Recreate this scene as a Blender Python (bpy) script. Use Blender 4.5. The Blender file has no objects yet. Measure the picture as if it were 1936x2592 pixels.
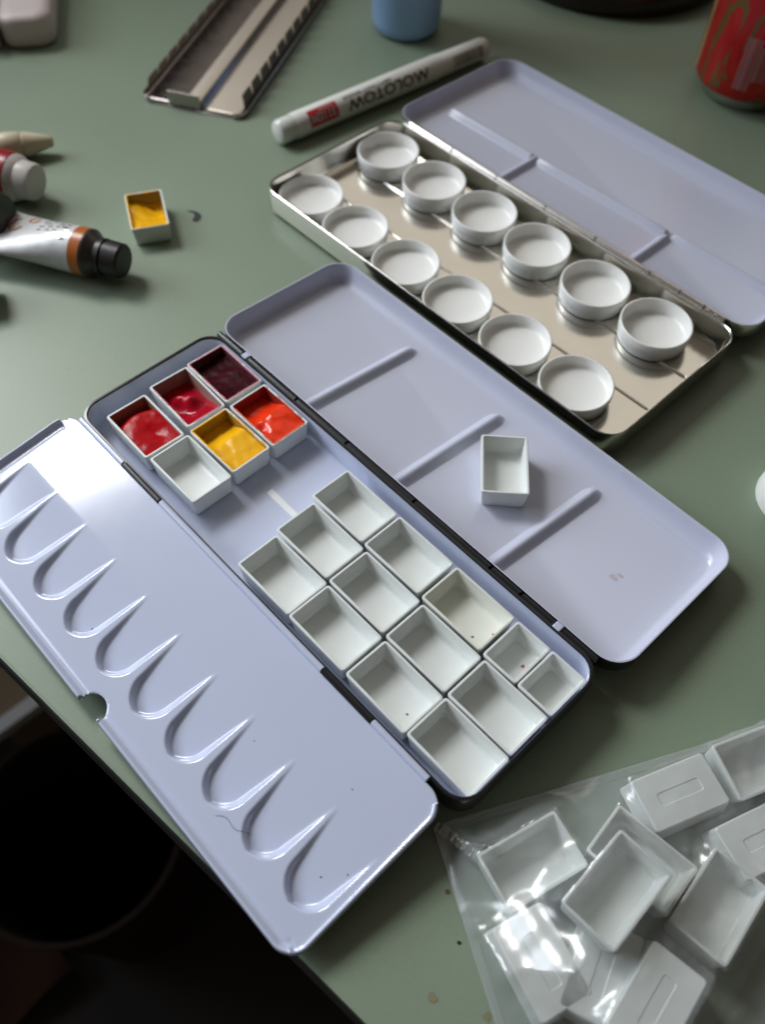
import bpy, bmesh, math, random
import numpy as np
from mathutils import Vector, Matrix

random.seed(7); np.random.seed(7)
S = 0.001            # everything below is written in millimetres; 1 mm = 0.001 m
ZT = 14.0            # height of the pan rims above the table
sc = bpy.context.scene
COL = sc.collection

# ------------------------------------------------------------------ camera
cam_d = bpy.data.cameras.new('Camera'); cam = bpy.data.objects.new('Camera', cam_d); COL.objects.link(cam)
CP = (154.963, -80.041, 284.487 + ZT)
RX = Vector((0.68569268, 0.72752586, 0.0230581)); RY = Vector((0.61225632, -0.55934002, -0.55882104)); RZ = Vector((-0.39365943, 0.39729696, -0.82896766))
M = Matrix((RX, -RY, -RZ)).transposed().to_4x4(); M.translation = Vector(CP) * S
cam.matrix_world = M
cam_d.sensor_fit = 'VERTICAL'; cam_d.sensor_height = 24.0; cam_d.sensor_width = 24.0
cam_d.lens = 2200.0 / 2592.0 * 24.0
cam_d.clip_start = 0.01; cam_d.clip_end = 20
cam_d.dof.use_dof = True; cam_d.dof.focus_distance = 0.322; cam_d.dof.aperture_fstop = 5.2
sc.camera = cam

# ------------------------------------------------------------------ light
W = bpy.data.worlds.new('World'); sc.world = W; W.use_nodes = True
bg = W.node_tree.nodes['Background']; bg.inputs[0].default_value = (1.0, 0.86, 0.72, 1); bg.inputs[1].default_value = 0.08

def area(name, az, el, dist, sx, sy, power, color, spread=180, target=(0, 60, 14)):
    l = bpy.data.lights.new(name, 'AREA'); l.shape = 'RECTANGLE'; l.size = sx * S; l.size_y = sy * S
    l.energy = power; l.color = color; l.spread = math.radians(spread)
    o = bpy.data.objects.new(name, l); COL.objects.link(o)
    a, e = math.radians(az), math.radians(el)
    d = Vector((math.cos(a) * math.cos(e), math.sin(a) * math.cos(e), math.sin(e)))
    o.location = (Vector(target) + d * dist) * S
    o.rotation_euler = d.to_track_quat('Z', 'Y').to_euler()
    return o
area('window_light', 207, 28, 1200, 1000, 560, 1.85, (0.82, 0.90, 1.0), 60, (40, -20, 14))
w2 = area('key_window_light', 177, 41.5, 1250, 330, 340, 0.92, (0.98, 0.985, 0.98), 56, (50, 0, 14))
w2.rotation_euler.rotate_axis('Z', math.radians(-14))
area('ceiling_bounce_light', 124, 43, 1500, 1300, 900, 1.45, (1.0, 0.94, 0.85), 150)

sc.view_settings.view_transform = 'Standard'; sc.view_settings.look = 'None'
sc.view_settings.exposure = 0.0; sc.view_settings.gamma = 1.0
sc.render.engine = 'CYCLES'
sc.cycles.max_bounces = 10; sc.cycles.transparent_max_bounces = 16
sc.cycles.caustics_reflective = False; sc.cycles.caustics_refractive = False
sc.cycles.use_denoising = True

# ------------------------------------------------------------------ materials
def nt(name):
    m = bpy.data.materials.new(name); m.use_nodes = True
    return m, m.node_tree.nodes, m.node_tree.links, m.node_tree.nodes['Principled BSDF']

def mat(name, col, rough=0.4, metal=0.0, var=0.06, scale=60.0, bump=0.0, bscale=300.0, coat=0.0, spec=0.5, trans=0.0, sss=0.0, rvar=0.0, ior=1.5):
    m, N, L, b = nt(name)
    tc = N.new('ShaderNodeTexCoord'); nz = N.new('ShaderNodeTexNoise'); nz.inputs['Scale'].default_value = scale; nz.inputs['Detail'].default_value = 5
    L.new(tc.outputs['Object'], nz.inputs['Vector'])
    r = N.new('ShaderNodeMixRGB'); r.blend_type = 'MIX'
    r.inputs[1].default_value = tuple(max(0, c * (1 - var)) for c in col) + (1,)
    r.inputs[2].default_value = tuple(min(1, c * (1 + var)) for c in col) + (1,)
    L.new(nz.outputs['Fac'], r.inputs[0]); L.new(r.outputs[0], b.inputs['Base Color'])
    b.inputs['Roughness'].default_value = rough; b.inputs['Metallic'].default_value = metal
    b.inputs['Specular IOR Level'].default_value = spec; b.inputs['IOR'].default_value = ior
    b.inputs['Coat Weight'].default_value = coat; b.inputs['Coat Roughness'].default_value = 0.06
    b.inputs['Transmission Weight'].default_value = trans
    if sss:
        b.inputs['Subsurface Weight'].default_value = sss; b.inputs['Subsurface Radius'].default_value = (1, 1, 0.9); b.inputs['Subsurface Scale'].default_value = 0.002
    if rvar:
        mr = N.new('ShaderNodeMapRange'); mr.inputs['To Min'].default_value = rough - rvar; mr.inputs['To Max'].default_value = rough + rvar
        n3 = N.new('ShaderNodeTexNoise'); n3.inputs['Scale'].default_value = scale * 1.7; n3.inputs['Detail'].default_value = 4
        L.new(tc.outputs['Object'], n3.inputs['Vector']); L.new(n3.outputs['Fac'], mr.inputs['Value']); L.new(mr.outputs[0], b.inputs['Roughness'])
    if bump:
        n2 = N.new('ShaderNodeTexNoise'); n2.inputs['Scale'].default_value = bscale; n2.inputs['Detail'].default_value = 4
        bp = N.new('ShaderNodeBump'); bp.inputs['Strength'].default_value = bump; bp.inputs['Distance'].default_value = 0.0005
        L.new(tc.outputs['Object'], n2.inputs['Vector']); L.new(n2.outputs['Fac'], bp.inputs['Height']); L.new(bp.outputs[0], b.inputs['Normal'])
    return m

def table_mat():
    m, N, L, b = nt('sage_laminate')
    tc = N.new('ShaderNodeTexCoord')
    def noise(s, d=5):
        n = N.new('ShaderNodeTexNoise'); n.inputs['Scale'].default_value = s; n.inputs['Detail'].default_value = d
        L.new(tc.outputs['Object'], n.inputs['Vector']); return n
    a = noise(9); f = noise(900, 3); sp = noise(150, 6)
    c = N.new('ShaderNodeMixRGB'); c.inputs[1].default_value = (0.185, 0.250, 0.172, 1); c.inputs[2].default_value = (0.240, 0.290, 0.212, 1)
    L.new(a.outputs['Fac'], c.inputs[0])
    c2 = N.new('ShaderNodeMixRGB'); c2.blend_type = 'OVERLAY'; c2.inputs[0].default_value = 0.10
    L.new(c.outputs[0], c2.inputs[1]); L.new(f.outputs['Color'], c2.inputs[2])
    # faint old stains with a shape of their own
    rp = N.new('ShaderNodeValToRGB'); rp.color_ramp.elements[0].position = 0.70; rp.color_ramp.elements[1].position = 0.78
    L.new(sp.outputs['Fac'], rp.inputs[0])
    c3 = N.new('ShaderNodeMixRGB'); c3.inputs[2].default_value = (0.15, 0.16, 0.09, 1)
    ml = N.new('ShaderNodeMath'); ml.operation = 'MULTIPLY'; ml.inputs[1].default_value = 0.35
    L.new(rp.outputs[0], ml.inputs[0]); L.new(ml.outputs[0], c3.inputs[0]); L.new(c2.outputs[0], c3.inputs[1])
    L.new(c3.outputs[0], b.inputs['Base Color'])
    mr = N.new('ShaderNodeMapRange'); mr.inputs['To Min'].default_value = 0.36; mr.inputs['To Max'].default_value = 0.5
    L.new(a.outputs['Fac'], mr.inputs['Value']); L.new(mr.outputs[0], b.inputs['Roughness'])
    bp = N.new('ShaderNodeBump'); bp.inputs['Strength'].default_value = 0.12; bp.inputs['Distance'].default_value = 0.0003
    L.new(f.outputs['Fac'], bp.inputs['Height']); L.new(bp.outputs[0], b.inputs['Normal'])
    return m

def film_mat():
    m, N, L, b = nt('clear_film'); N.remove(b)
    out = N['Material Output']
    t = N.new('ShaderNodeBsdfTransparent'); t.inputs[0].default_value = (0.96, 0.97, 0.965, 1)
    d = N.new('ShaderNodeBsdfDiffuse'); d.inputs[0].default_value = (0.75, 0.80, 0.80, 1)
    g = N.new('ShaderNodeBsdfGlossy'); g.inputs['Roughness'].default_value = 0.25; g.inputs[0].default_value = (1, 1, 1, 1)
    lw = N.new('ShaderNodeLayerWeight'); lw.inputs[0].default_value = 0.5
    pw = N.new('ShaderNodeMath'); pw.operation = 'POWER'; pw.inputs[1].default_value = 4.0; L.new(lw.outputs['Facing'], pw.inputs[0])
    ma = N.new('ShaderNodeMath'); ma.operation = 'MULTIPLY_ADD'; ma.inputs[1].default_value = 0.6; ma.inputs[2].default_value = 0.085; L.new(pw.outputs[0], ma.inputs[0])
    tc = N.new('ShaderNodeTexCoord'); nz = N.new('ShaderNodeTexNoise'); nz.inputs['Scale'].default_value = 70; nz.inputs['Detail'].default_value = 2
    bp = N.new('ShaderNodeBump'); bp.inputs['Strength'].default_value = 0.12; bp.inputs['Distance'].default_value = 0.002
    L.new(tc.outputs['Object'], nz.inputs['Vector']); L.new(nz.outputs['Fac'], bp.inputs['Height'])
    L.new(bp.outputs[0], g.inputs['Normal'])
    m1 = N.new('ShaderNodeMixShader'); m1.inputs[0].default_value = 0.14
    L.new(t.outputs[0], m1.inputs[1]); L.new(d.outputs[0], m1.inputs[2])
    m2 = N.new('ShaderNodeMixShader'); L.new(ma.outputs[0], m2.inputs[0]); L.new(m1.outputs[0], m2.inputs[1]); L.new(g.outputs[0], m2.inputs[2])
    L.new(m2.outputs[0], out.inputs['Surface'])
    return m

def film_part(name, haze, gloss, rough):
    m, N, L, b = nt(name); N.remove(b)
    t = N.new('ShaderNodeBsdfTransparent'); d = N.new('ShaderNodeBsdfDiffuse'); d.inputs[0].default_value = (0.78, 0.82, 0.82, 1)
    g = N.new('ShaderNodeBsdfGlossy'); g.inputs['Roughness'].default_value = rough
    m1 = N.new('ShaderNodeMixShader'); m1.inputs[0].default_value = haze; L.new(t.outputs[0], m1.inputs[1]); L.new(d.outputs[0], m1.inputs[2])
    m2 = N.new('ShaderNodeMixShader'); m2.inputs[0].default_value = gloss; L.new(m1.outputs[0], m2.inputs[1]); L.new(g.outputs[0], m2.inputs[2])
    L.new(m2.outputs[0], N['Material Output'].inputs['Surface'])
    return m

def can_mat():
    m, N, L, b = nt('printed_can')
    tc = N.new('ShaderNodeTexCoord'); mp = N.new('ShaderNodeMapping'); mp.inputs['Scale'].default_value = (1, 1, 0.35)
    L.new(tc.outputs['Object'], mp.inputs[0])
    n = N.new('ShaderNodeTexNoise'); n.inputs['Scale'].default_value = 52; n.inputs['Detail'].default_value = 4; n.inputs['Distortion'].default_value = 2.2
    L.new(mp.outputs[0], n.inputs['Vector'])
    rp = N.new('ShaderNodeValToRGB'); e = rp.color_ramp.elements
    e[0].position = 0.30; e[0].color = (0.10, 0.10, 0.02, 1)
    e[1].position = 0.72; e[1].color = (0.55, 0.05, 0.03, 1)
    for p, c in ((0.40, (0.16, 0.10, 0.03, 1)), (0.45, (0.42, 0.010, 0.012, 1)), (0.60, (0.50, 0.016, 0.014, 1))):
        k = rp.color_ramp.elements.new(p); k.color = c
    L.new(n.outputs['Fac'], rp.inputs[0]); L.new(rp.outputs[0], b.inputs['Base Color'])
    b.inputs['Roughness'].default_value = 0.28; b.inputs['Metallic'].default_value = 0.35
    return m

MT = {}
MT['table'] = table_mat()
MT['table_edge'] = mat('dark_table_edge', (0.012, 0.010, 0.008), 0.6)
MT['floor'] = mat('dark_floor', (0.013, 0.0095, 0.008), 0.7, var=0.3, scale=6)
MT['enamel'] = mat('white_enamel', (0.53, 0.575, 0.73), 0.13, var=0.02, scale=40, spec=0.8, bump=0.03, bscale=120, rvar=0.03)
MT['enamel2'] = mat('white_enamel_lid', (0.525, 0.545, 0.655), 0.2, var=0.02, scale=40, bump=0.03, bscale=120)
MT['black'] = mat('black_enamel', (0.012, 0.012, 0.014), 0.25, var=0.1)
MT['plastic'] = mat('white_plastic', (0.74, 0.768, 0.75), 0.38, var=0.03, scale=200, bump=0.05, sss=0.0)
MT['plastic_cream'] = mat('yellowed_plastic', (0.75, 0.765, 0.70), 0.38, var=0.04, scale=200, bump=0.05)
MT['cup'] = mat('cup_plastic', (0.82, 0.82, 0.79), 0.35, var=0.03, scale=150, bump=0.04, sss=0.35)
MT['tin'] = mat('bare_tin', (0.78, 0.75, 0.68), 0.17, metal=1.0, var=0.05, scale=80, bump=0.05, bscale=90, rvar=0.05)
MT['tinb'] = mat('bright_tin', (0.80, 0.78, 0.74), 0.22, metal=1.0, var=0.05, scale=80)
MT['steel'] = mat('dull_steel', (0.42, 0.38, 0.36), 0.26, metal=1.0, var=0.08, scale=60, bump=0.06, bscale=80, rvar=0.05)
MT['steel_shade'] = mat('shaded_steel', (0.20, 0.16, 0.145), 0.38, metal=1.0, var=0.15, scale=60)  # shaded copy of the holder's sheet metal, unlit side walls darkened by colour
MT['satin_lit'] = mat('satin_tin_lit', (0.66, 0.60, 0.52), 0.5, metal=1.0, var=0.06, scale=50)  # lit copy of the holder's sheet metal, warm reflection put into the colour
MT['red'] = mat('cadmium_red_paint', (0.40, 0.004, 0.008), 0.18, spec=0.12, var=0.25, scale=260, bump=0.25, bscale=400)
MT['crimson'] = mat('crimson_paint', (0.40, 0.004, 0.018), 0.15, spec=0.22, var=0.25, scale=260, bump=0.2, bscale=400)
MT['maroon'] = mat('maroon_paint', (0.040, 0.003, 0.007), 0.4, spec=0.04, var=0.5, scale=300, bump=0.5, bscale=500)
MT['orange'] = mat('orange_red_paint', (0.80, 0.040, 0.008), 0.18, spec=0.3, var=0.2, scale=260, bump=0.3, bscale=300)
MT['yellow'] = mat('yellow_paint', (0.86, 0.44, 0.008), 0.22, spec=0.3, var=0.15, scale=260, bump=0.35, bscale=300)
MT['in_red'] = mat('red_stained_plastic', (0.27, 0.13, 0.10), 0.4, var=0.25, scale=150)
MT['in_crimson'] = mat('crimson_stained_plastic', (0.30, 0.19, 0.16), 0.4, var=0.3, scale=150)
MT['in_maroon'] = mat('maroon_stained_plastic', (0.13, 0.035, 0.04), 0.4, var=0.4, scale=200)
MT['in_orange'] = mat('orange_stained_plastic', (0.26, 0.025, 0.018), 0.4, var=0.3, scale=150)
MT['in_yellow'] = mat('yellow_stained_plastic', (0.42, 0.25, 0.03), 0.4, var=0.35, scale=150)
MT['in_yellow2'] = mat('ochre_stained_plastic', (0.34, 0.23, 0.08), 0.4, var=0.6, scale=90)
MT['pink_rim'] = mat('pink_stain', (0.55, 0.20, 0.26), 0.4, var=0.3, scale=300)
MT['orange_rim'] = mat('orange_stain', (0.62, 0.16, 0.09), 0.4, var=0.3, scale=300)
MT['pen'] = mat('pen_plastic', (0.78, 0.77, 0.72), 0.3, var=0.03)
MT['pen_end'] = mat('pen_end_plastic', (0.70, 0.72, 0.68), 0.22, var=0.03, coat=0.3)
MT['ink_black'] = mat('black_print', (0.015, 0.014, 0.013), 0.5)
MT['ink_grey'] = mat('grey_print', (0.10, 0.09, 0.085), 0.5)
MT['ink_red'] = mat('red_print', (0.52, 0.02, 0.03), 0.4)
MT['ink_white'] = mat('white_print', (0.60, 0.54, 0.50), 0.5)
MT['bar_print'] = mat('barcode_print', (0.42, 0.30, 0.30), 0.4)
MT['blue'] = mat('blue_plastic', (0.27, 0.42, 0.66), 0.35, var=0.12, scale=25, trans=0.08)
MT['can'] = can_mat()
MT['alu'] = mat('aluminium', (0.55, 0.54, 0.52), 0.25, metal=1.0)
MT['gold'] = mat('pale_gold_edge', (0.60, 0.56, 0.25), 0.3, metal=0.6)
MT['brown'] = mat('dark_brown_glaze', (0.022, 0.011, 0.008), 0.3, var=0.3)
MT['olive'] = mat('olive_glaze', (0.16, 0.15, 0.08), 0.35, var=0.2)
MT['tubew'] = mat('tube_white', (0.62, 0.62, 0.62), 0.3, metal=0.15, var=0.12, scale=160, bump=0.5, bscale=120)
MT['tubeo'] = mat('tube_orange', (0.42, 0.12, 0.02), 0.3, var=0.15)
MT['tubed'] = mat('tube_shoulder', (0.06, 0.05, 0.045), 0.35, metal=0.4, var=0.2)
MT['capb'] = mat('black_cap', (0.010, 0.009, 0.008), 0.4, var=0.2)
MT['capw'] = mat('white_cap', (0.58, 0.54, 0.51), 0.35, var=0.06)
MT['tubered'] = mat('tube_red', (0.28, 0.006, 0.012), 0.3, var=0.2)
MT['cream'] = mat('cream_plastic', (0.60, 0.53, 0.37), 0.4, var=0.06)
MT['pinkish'] = mat('pinkish_white_plastic', (0.62, 0.54, 0.52), 0.45, var=0.08)
MT['smear'] = mat('dark_paint', (0.02, 0.022, 0.026), 0.4)
MT['speck_b'] = mat('brown_speck', (0.12, 0.07, 0.04), 0.6)
MT['speck_r'] = mat('red_speck', (0.45, 0.10, 0.09), 0.6)
MT['speck_o'] = mat('ochre_speck', (0.21, 0.20, 0.11), 0.6)
MT['stain'] = mat('pale_orange_stain', (0.54, 0.48, 0.53), 0.4)
MT['hair'] = mat('dark_hair', (0.05, 0.045, 0.045), 0.5)
MT['film'] = film_mat()
MT['seam'] = film_part('welded_film_seam', 0.22, 0.12, 0.3); MT['fold'] = film_part('crumpled_film', 0.30, 0.30, 0.2)
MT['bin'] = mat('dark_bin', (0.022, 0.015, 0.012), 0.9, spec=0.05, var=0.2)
MT['cardboard'] = mat('cardboard', (0.30, 0.22, 0.13), 0.7)
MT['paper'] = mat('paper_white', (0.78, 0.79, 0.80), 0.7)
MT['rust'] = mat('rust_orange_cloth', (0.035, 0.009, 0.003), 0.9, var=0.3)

# ------------------------------------------------------------------ helpers
def link(name, verts, faces, mats, parent=None, mids=None, smooth=35, loc=(0, 0, 0)):
    me = bpy.data.meshes.new(name)
    me.from_pydata([(x * S, y * S, z * S) for x, y, z in verts], [], faces)
    for m in (mats if isinstance(mats, (list, tuple)) else [mats]): me.materials.append(MT[m])
    if mids is not None: me.polygons.foreach_set('material_index', mids)
    bm = bmesh.new(); bm.from_mesh(me); bmesh.ops.recalc_face_normals(bm, faces=bm.faces); bm.to_mesh(me); bm.free()
    if smooth:
        me.polygons.foreach_set('use_smooth', [True] * len(me.polygons))
        me.set_sharp_from_angle(angle=math.radians(smooth))
    me.update()
    o = bpy.data.objects.new(name, me); COL.objects.link(o); o.location = Vector(loc) * S
    if parent: o.parent = parent
    return o

def tag(o, label, cat, group=None, kind=None):
    o['label'] = label; o['category'] = cat
    if group: o['group'] = group
    if kind: o['kind'] = kind
    return o

def empty(name, loc, rz=0.0, label=None, cat=None, group=None):
    o = bpy.data.objects.new(name, None); COL.objects.link(o); o.location = Vector(loc) * S; o.rotation_euler = (0, 0, rz)
    o.empty_display_size = 0.01
    if label: tag(o, label, cat, group)
    return o

def rrect(w, h, r, z, cx=0, cy=0, n=6):
    r = max(0.05, min(r, w / 2 - 1e-3, h / 2 - 1e-3)); pts = []
    for qx, qy, a0 in ((1, 1, 0), (-1, 1, 90), (-1, -1, 180), (1, -1, 270)):
        for i in range(n + 1):
            a = math.radians(a0 + 90 * i / n)
            pts.append((cx + qx * (w / 2 - r) + r * math.cos(a), cy + qy * (h / 2 - r) + r * math.sin(a), z))
    return pts

def circ(r, z, n=40, cx=0, cy=0):
    return [(cx + r * math.cos(2 * math.pi * i / n), cy + r * math.sin(2 * math.pi * i / n), z) for i in range(n)]

def loft(loops, cap0=True, cap1=True, bandmat=None):
    V, F, Mi = [], [], []
    n = len(loops[0])
    for l in loops: V += l
    for k in range(len(loops) - 1):
        for i in range(n):
            j = (i + 1) % n
            F.append((k * n + i, k * n + j, (k + 1) * n + j, (k + 1) * n + i)); Mi.append(bandmat[k] if bandmat else 0)
    if cap0: F.append(tuple(range(n))[::-1]); Mi.append(bandmat[0] if bandmat else 0)
    if cap1: F.append(tuple(range((len(loops) - 1) * n, len(loops) * n))); Mi.append(bandmat[-1] if bandmat else 0)
    return V, F, Mi

def frame(axis):
    a = Vector(axis).normalized(); up = Vector((0, 0, 1))
    s = a.cross(up); s = s.normalized() if s.length > 1e-4 else Vector((1, 0, 0))
    return a, s, s.cross(a).normalized()      # along, side, up

def lathe_along(prof, p0, axis, n=36, flat=None):
    """prof: list of (distance along axis, radius); flat: optional function t-> (side scale, up scale)"""
    a, s, u = frame(axis); p0 = Vector(p0); loops = []
    for t, r in prof:
        fs, fu = flat(t) if flat else (1, 1); c = p0 + a * t
        loops.append([tuple(c + s * (r * fs * math.cos(2 * math.pi * i / n)) + u * (r * fu * math.sin(2 * math.pi * i / n))) for i in range(n)])
    return loft(loops)

def box_v(x0, x1, y0, y1, z0, z1):
    return ([(x0, y0, z0), (x1, y0, z0), (x1, y1, z0), (x0, y1, z0), (x0, y0, z1), (x1, y0, z1), (x1, y1, z1), (x0, y1, z1)],
            [(0, 3, 2, 1), (4, 5, 6, 7), (0, 1, 5, 4), (1, 2, 6, 5), (2, 3, 7, 6), (3, 0, 4, 7)])

def bevel(o, w, seg=2):
    m = o.modifiers.new('bevel', 'BEVEL'); m.width = w * S; m.segments = seg; m.limit_method = 'ANGLE'; m.angle_limit = math.radians(40)
    return o

def sstep(x):
    x = np.clip(x, 0, 1); return x * x * (3 - 2 * x)

def grid(name, U, Vv, Z, mats, parent, mask=None, mids=None, smooth=60):
    """height field with shared verts; U,V,Z are 2-D arrays"""
    ny, nx = Z.shape
    verts = np.stack([U, Vv, Z], -1).reshape(-1, 3).tolist(); faces = []; mi = []
    for j in range(ny - 1):
        for i in range(nx - 1):
            if mask is not None and not mask[j, i]: continue
            k = j * nx + i; faces.append((k, k + 1, k + nx + 1, k + nx)); mi.append(0 if mids is None else int(mids[j, i]))
    o = link(name, verts, faces, mats, parent, mi if mids is not None else None, smooth)
    bm = bmesh.new(); bm.from_mesh(o.data)
    bmesh.ops.delete(bm, geom=[v for v in bm.verts if not v.link_faces], context='VERTS'); bm.to_mesh(o.data); bm.free()
    return o

def ridge(name, p0, p1, w, h, mats, parent, ends=(4.0, 4.0), prof=9):
    """a pressed ridge with a rounded section that fades at its ends"""
    p0, p1 = Vector(p0), Vector(p1); a, s, u = frame(p1 - p0); Ln = (p1 - p0).length
    ts = sorted(set([0, ends[0] * .25, ends[0] * .5, ends[0] * .75, ends[0]] + [ends[0] + (Ln - ends[0] - ends[1]) * k / 6 for k in range(7)] + [Ln - ends[1] * q for q in (1, .75, .5, .25, 0)]))
    V, F = [], []
    for t in ts:
        e = min(1.0, t / ends[0] if ends[0] else 1, (Ln - t) / ends[1] if ends[1] else 1); e = math.sin(max(0, e) * math.pi / 2) ** .8
        for k in range(prof):
            x = -1 + 2 * k / (prof - 1); hh = h * e * (math.cos(x * math.pi) * .5 + .5) - 0.12
            V.append(tuple(p0 + a * t + s * (x * w / 2 * (0.55 + .45 * e)) + Vector((0, 0, 1)) * hh))
    for k in range(len(ts) - 1):
        for i in range(prof - 1): F.append((k * prof + i, k * prof + i + 1, (k + 1) * prof + i + 1, (k + 1) * prof + i))
    return link(name, V, F, mats, parent, None, 80)

# ------------------------------------------------------------------ the setting
def edge_v(u): return -85.8 + (u + 31.5) * (-67.2 + 85.8) / (142.2 + 31.5)
def build_table():
    u0, u1, vb = -1000, 600, 900
    e0, e1 = edge_v(u0), edge_v(u1)
    prof = [(0.0, 0.0), (2.2, 0.0), (0.64, -0.64), (0.0, -2.2), (0.0, -24.0), (3.0, -25.0)]
    prof = [(2.2, 0.0), (1.0, -0.3), (0.3, -1.0), (0.0, -2.2), (0.0, -25.0)]
    V = [(u0, vb, 0), (u1, vb, 0)]; F = []
    for d, z in prof: V += [(u1, e1 + d, z), (u0, e0 + d, z)]
    V += [(u1, vb, -25), (u0, vb, -25)]
    F.append((0, 1, 2, 3)); mi = [0]
    for k in range(len(prof) - 1):
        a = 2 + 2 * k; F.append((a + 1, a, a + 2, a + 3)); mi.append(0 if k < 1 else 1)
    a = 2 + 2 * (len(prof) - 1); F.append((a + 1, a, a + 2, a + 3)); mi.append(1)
    o = link('table', V, F, ['table', 'table_edge'], None, mi, 0); o['kind'] = 'structure'
build_table()
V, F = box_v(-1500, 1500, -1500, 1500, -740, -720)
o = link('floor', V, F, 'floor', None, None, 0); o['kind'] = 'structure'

# waste bin, box and cloth standing on the dark floor under the table edge
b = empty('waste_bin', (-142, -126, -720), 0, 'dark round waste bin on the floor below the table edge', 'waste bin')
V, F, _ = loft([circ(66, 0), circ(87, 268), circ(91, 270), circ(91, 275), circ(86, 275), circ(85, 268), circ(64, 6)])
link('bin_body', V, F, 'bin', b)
V, F = box_v(-430, -275, -128, 40, -720, -470)
bx = empty('cardboard_box', (0, 0, 0), 0, 'tan cardboard box with a white edge, half hidden under the table', 'box')
link('carton', V, F, 'cardboard', bx, None, 0)
V, F = box_v(-276, -263, -140, 30, -475, -462); link('white_edge', V, F, 'paper', bx, None, 0)
g = np.linspace(0, 1, 22); GU, GV = np.meshgrid(g * 150 - 270, g * 130 - 345)
Z = -700 + 10 * np.sin(GU / 17.) * np.cos(GV / 23.) + 14 * np.sin(GV / 31. + GU / 40.)
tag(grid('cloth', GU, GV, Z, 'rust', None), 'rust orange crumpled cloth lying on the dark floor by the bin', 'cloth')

# ------------------------------------------------------------------ pans
def pan_mesh(Lg, Wd, H=10.5):
    key = 'pan_%g' % Lg
    r = 1.2; t = 1.05
    L_ = []
    s0 = lambda dw, z, rr: rrect(Lg - dw, Wd - dw, rr, z, n=3)
    L_.append(rrect(Lg * .52 - 1.2, Wd * .2 - 1.2, .5, 0.22, n=3))
    L_.append(rrect(Lg * .52, Wd * .2, .8, 0.22, n=3)); L_.append(rrect(Lg * .52 + .5, Wd * .2 + .5, .8, 0.0, n=3))
    L_ += [s0(2.6, 0.0, 1.0), s0(1.7, 0.35, 1.3), s0(0.25, H - 1.4, r), s0(0.0, H - 1.2, r), s0(0.0, H - 0.25, r), s0(0.45, H, r * .9),
           s0(2 * t - .3, H, .7), s0(2 * t, H - .3, .6), s0(2 * t + 1.5, 2.6, 1.2), s0(2 * t + 2.6, 1.75, 1.6), s0(2 * t + 5.0, 1.5, 1.6)]
    return loft(L_, bandmat=[0] * 10 + [1] * 3)
PANM = {}
def pan_data(Lg, material):
    k = (Lg, material)
    if k not in PANM:
        V, F, Mi = pan_mesh(Lg, 19.5)
        tmp = link('paint_pan', V, F, [material] if isinstance(material, str) else list(material), None, None if isinstance(material, str) else Mi, 24); me = tmp.data; bpy.data.objects.remove(tmp); PANM[k] = me
    return PANM[k]
def pan(u, v, z, yaw, label, group=None, Lg=29.8, material='plastic', flip=False, tilt=(0, 0)):
    o = bpy.data.objects.new('paint_pan', pan_data(Lg, material)); COL.objects.link(o)
    R_ = Matrix.Rotation(math.radians(yaw), 4, 'Z') @ Matrix.Rotation(math.radians(tilt[0]), 4, 'X') @ Matrix.Rotation(math.radians(tilt[1]), 4, 'Y')
    if flip: R_ = R_ @ Matrix.Translation((0, 0, 10.5 * S)) @ Matrix.Rotation(math.pi, 4, 'X')
    o.matrix_world = Matrix.Translation(Vector((u, v, z)) * S) @ R_
    tag(o, label, 'paint pan', group)
    return o

def paint_surface(kind, nx=48, ny=32, Lg=29.8):
    """height of paint (mm above pan floor) over the pan interior"""
    x = np.linspace(-1, 1, nx); y = np.linspace(-1, 1, ny); X, Y = np.meshgrid(x, y)
    rnd = np.random.RandomState(sum(map(ord, kind)))
    nse = np.zeros_like(X)
    for f in (2, 4, 7, 12):
        for _ in range(3):
            a = rnd.uniform(0, 6.28); p = rnd.uniform(0, 6.28); nse += np.sin(f * (X * math.cos(a) * 1.5 + Y * math.sin(a)) + p) / f ** 1.1
    if kind == 'red': h = 1.2 + 6.2 * sstep((1.32 - np.hypot(X * .98 - .30, Y * .62 + .02)) * 2.2) + .22 * nse - 1.0 * np.exp(-((X - .3) ** 2 / .1 + (Y - .1) ** 2 / .2))
    elif kind == 'crimson': h = 1.6 + 4.6 * sstep((X + .2) * .9) * .8 + 5.6 * np.exp(-((X + .02) ** 2 / .10 + (Y - .15) ** 2 / .26)) + 3.2 * np.exp(-((X + .36) ** 2 / .05 + (Y + .25) ** 2 / .10)) + .2 * nse
    elif kind == 'maroon': h = 4.6 + 2.0 * sstep((X + .7)) + .6 * nse
    elif kind == 'orange': h = 2.8 + 4.8 * sstep((X + .62) * 1.5) + .5 * nse + 1.2 * np.exp(-((X - .05) ** 2 / .03 + (Y - .25) ** 2 / .06)) - 1.8 * np.exp(-((X - .25) ** 2 / .05 + (Y + .75) ** 2 / .06))
    elif kind == 'yellow': h = 2.6 + 4.4 * sstep((X + .78) * 1.3) + .4 * nse
    else: h = 2.6 + 4.4 * sstep((X * .8 - Y * .35 + .75)) + 1.1 * nse
    h = np.clip(h, .8, 7.9)
    # inner half sizes grow a little with height
    gl = (29.8 - 2.1 - 1.5 + 1.5 * (h / 7.6)) / 2 - .05; gw = (19.5 - 2.1 - 1.5 + 1.5 * (h / 7.6)) / 2 - .05
    return X * gl, Y * gw, h + 1.6

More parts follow.
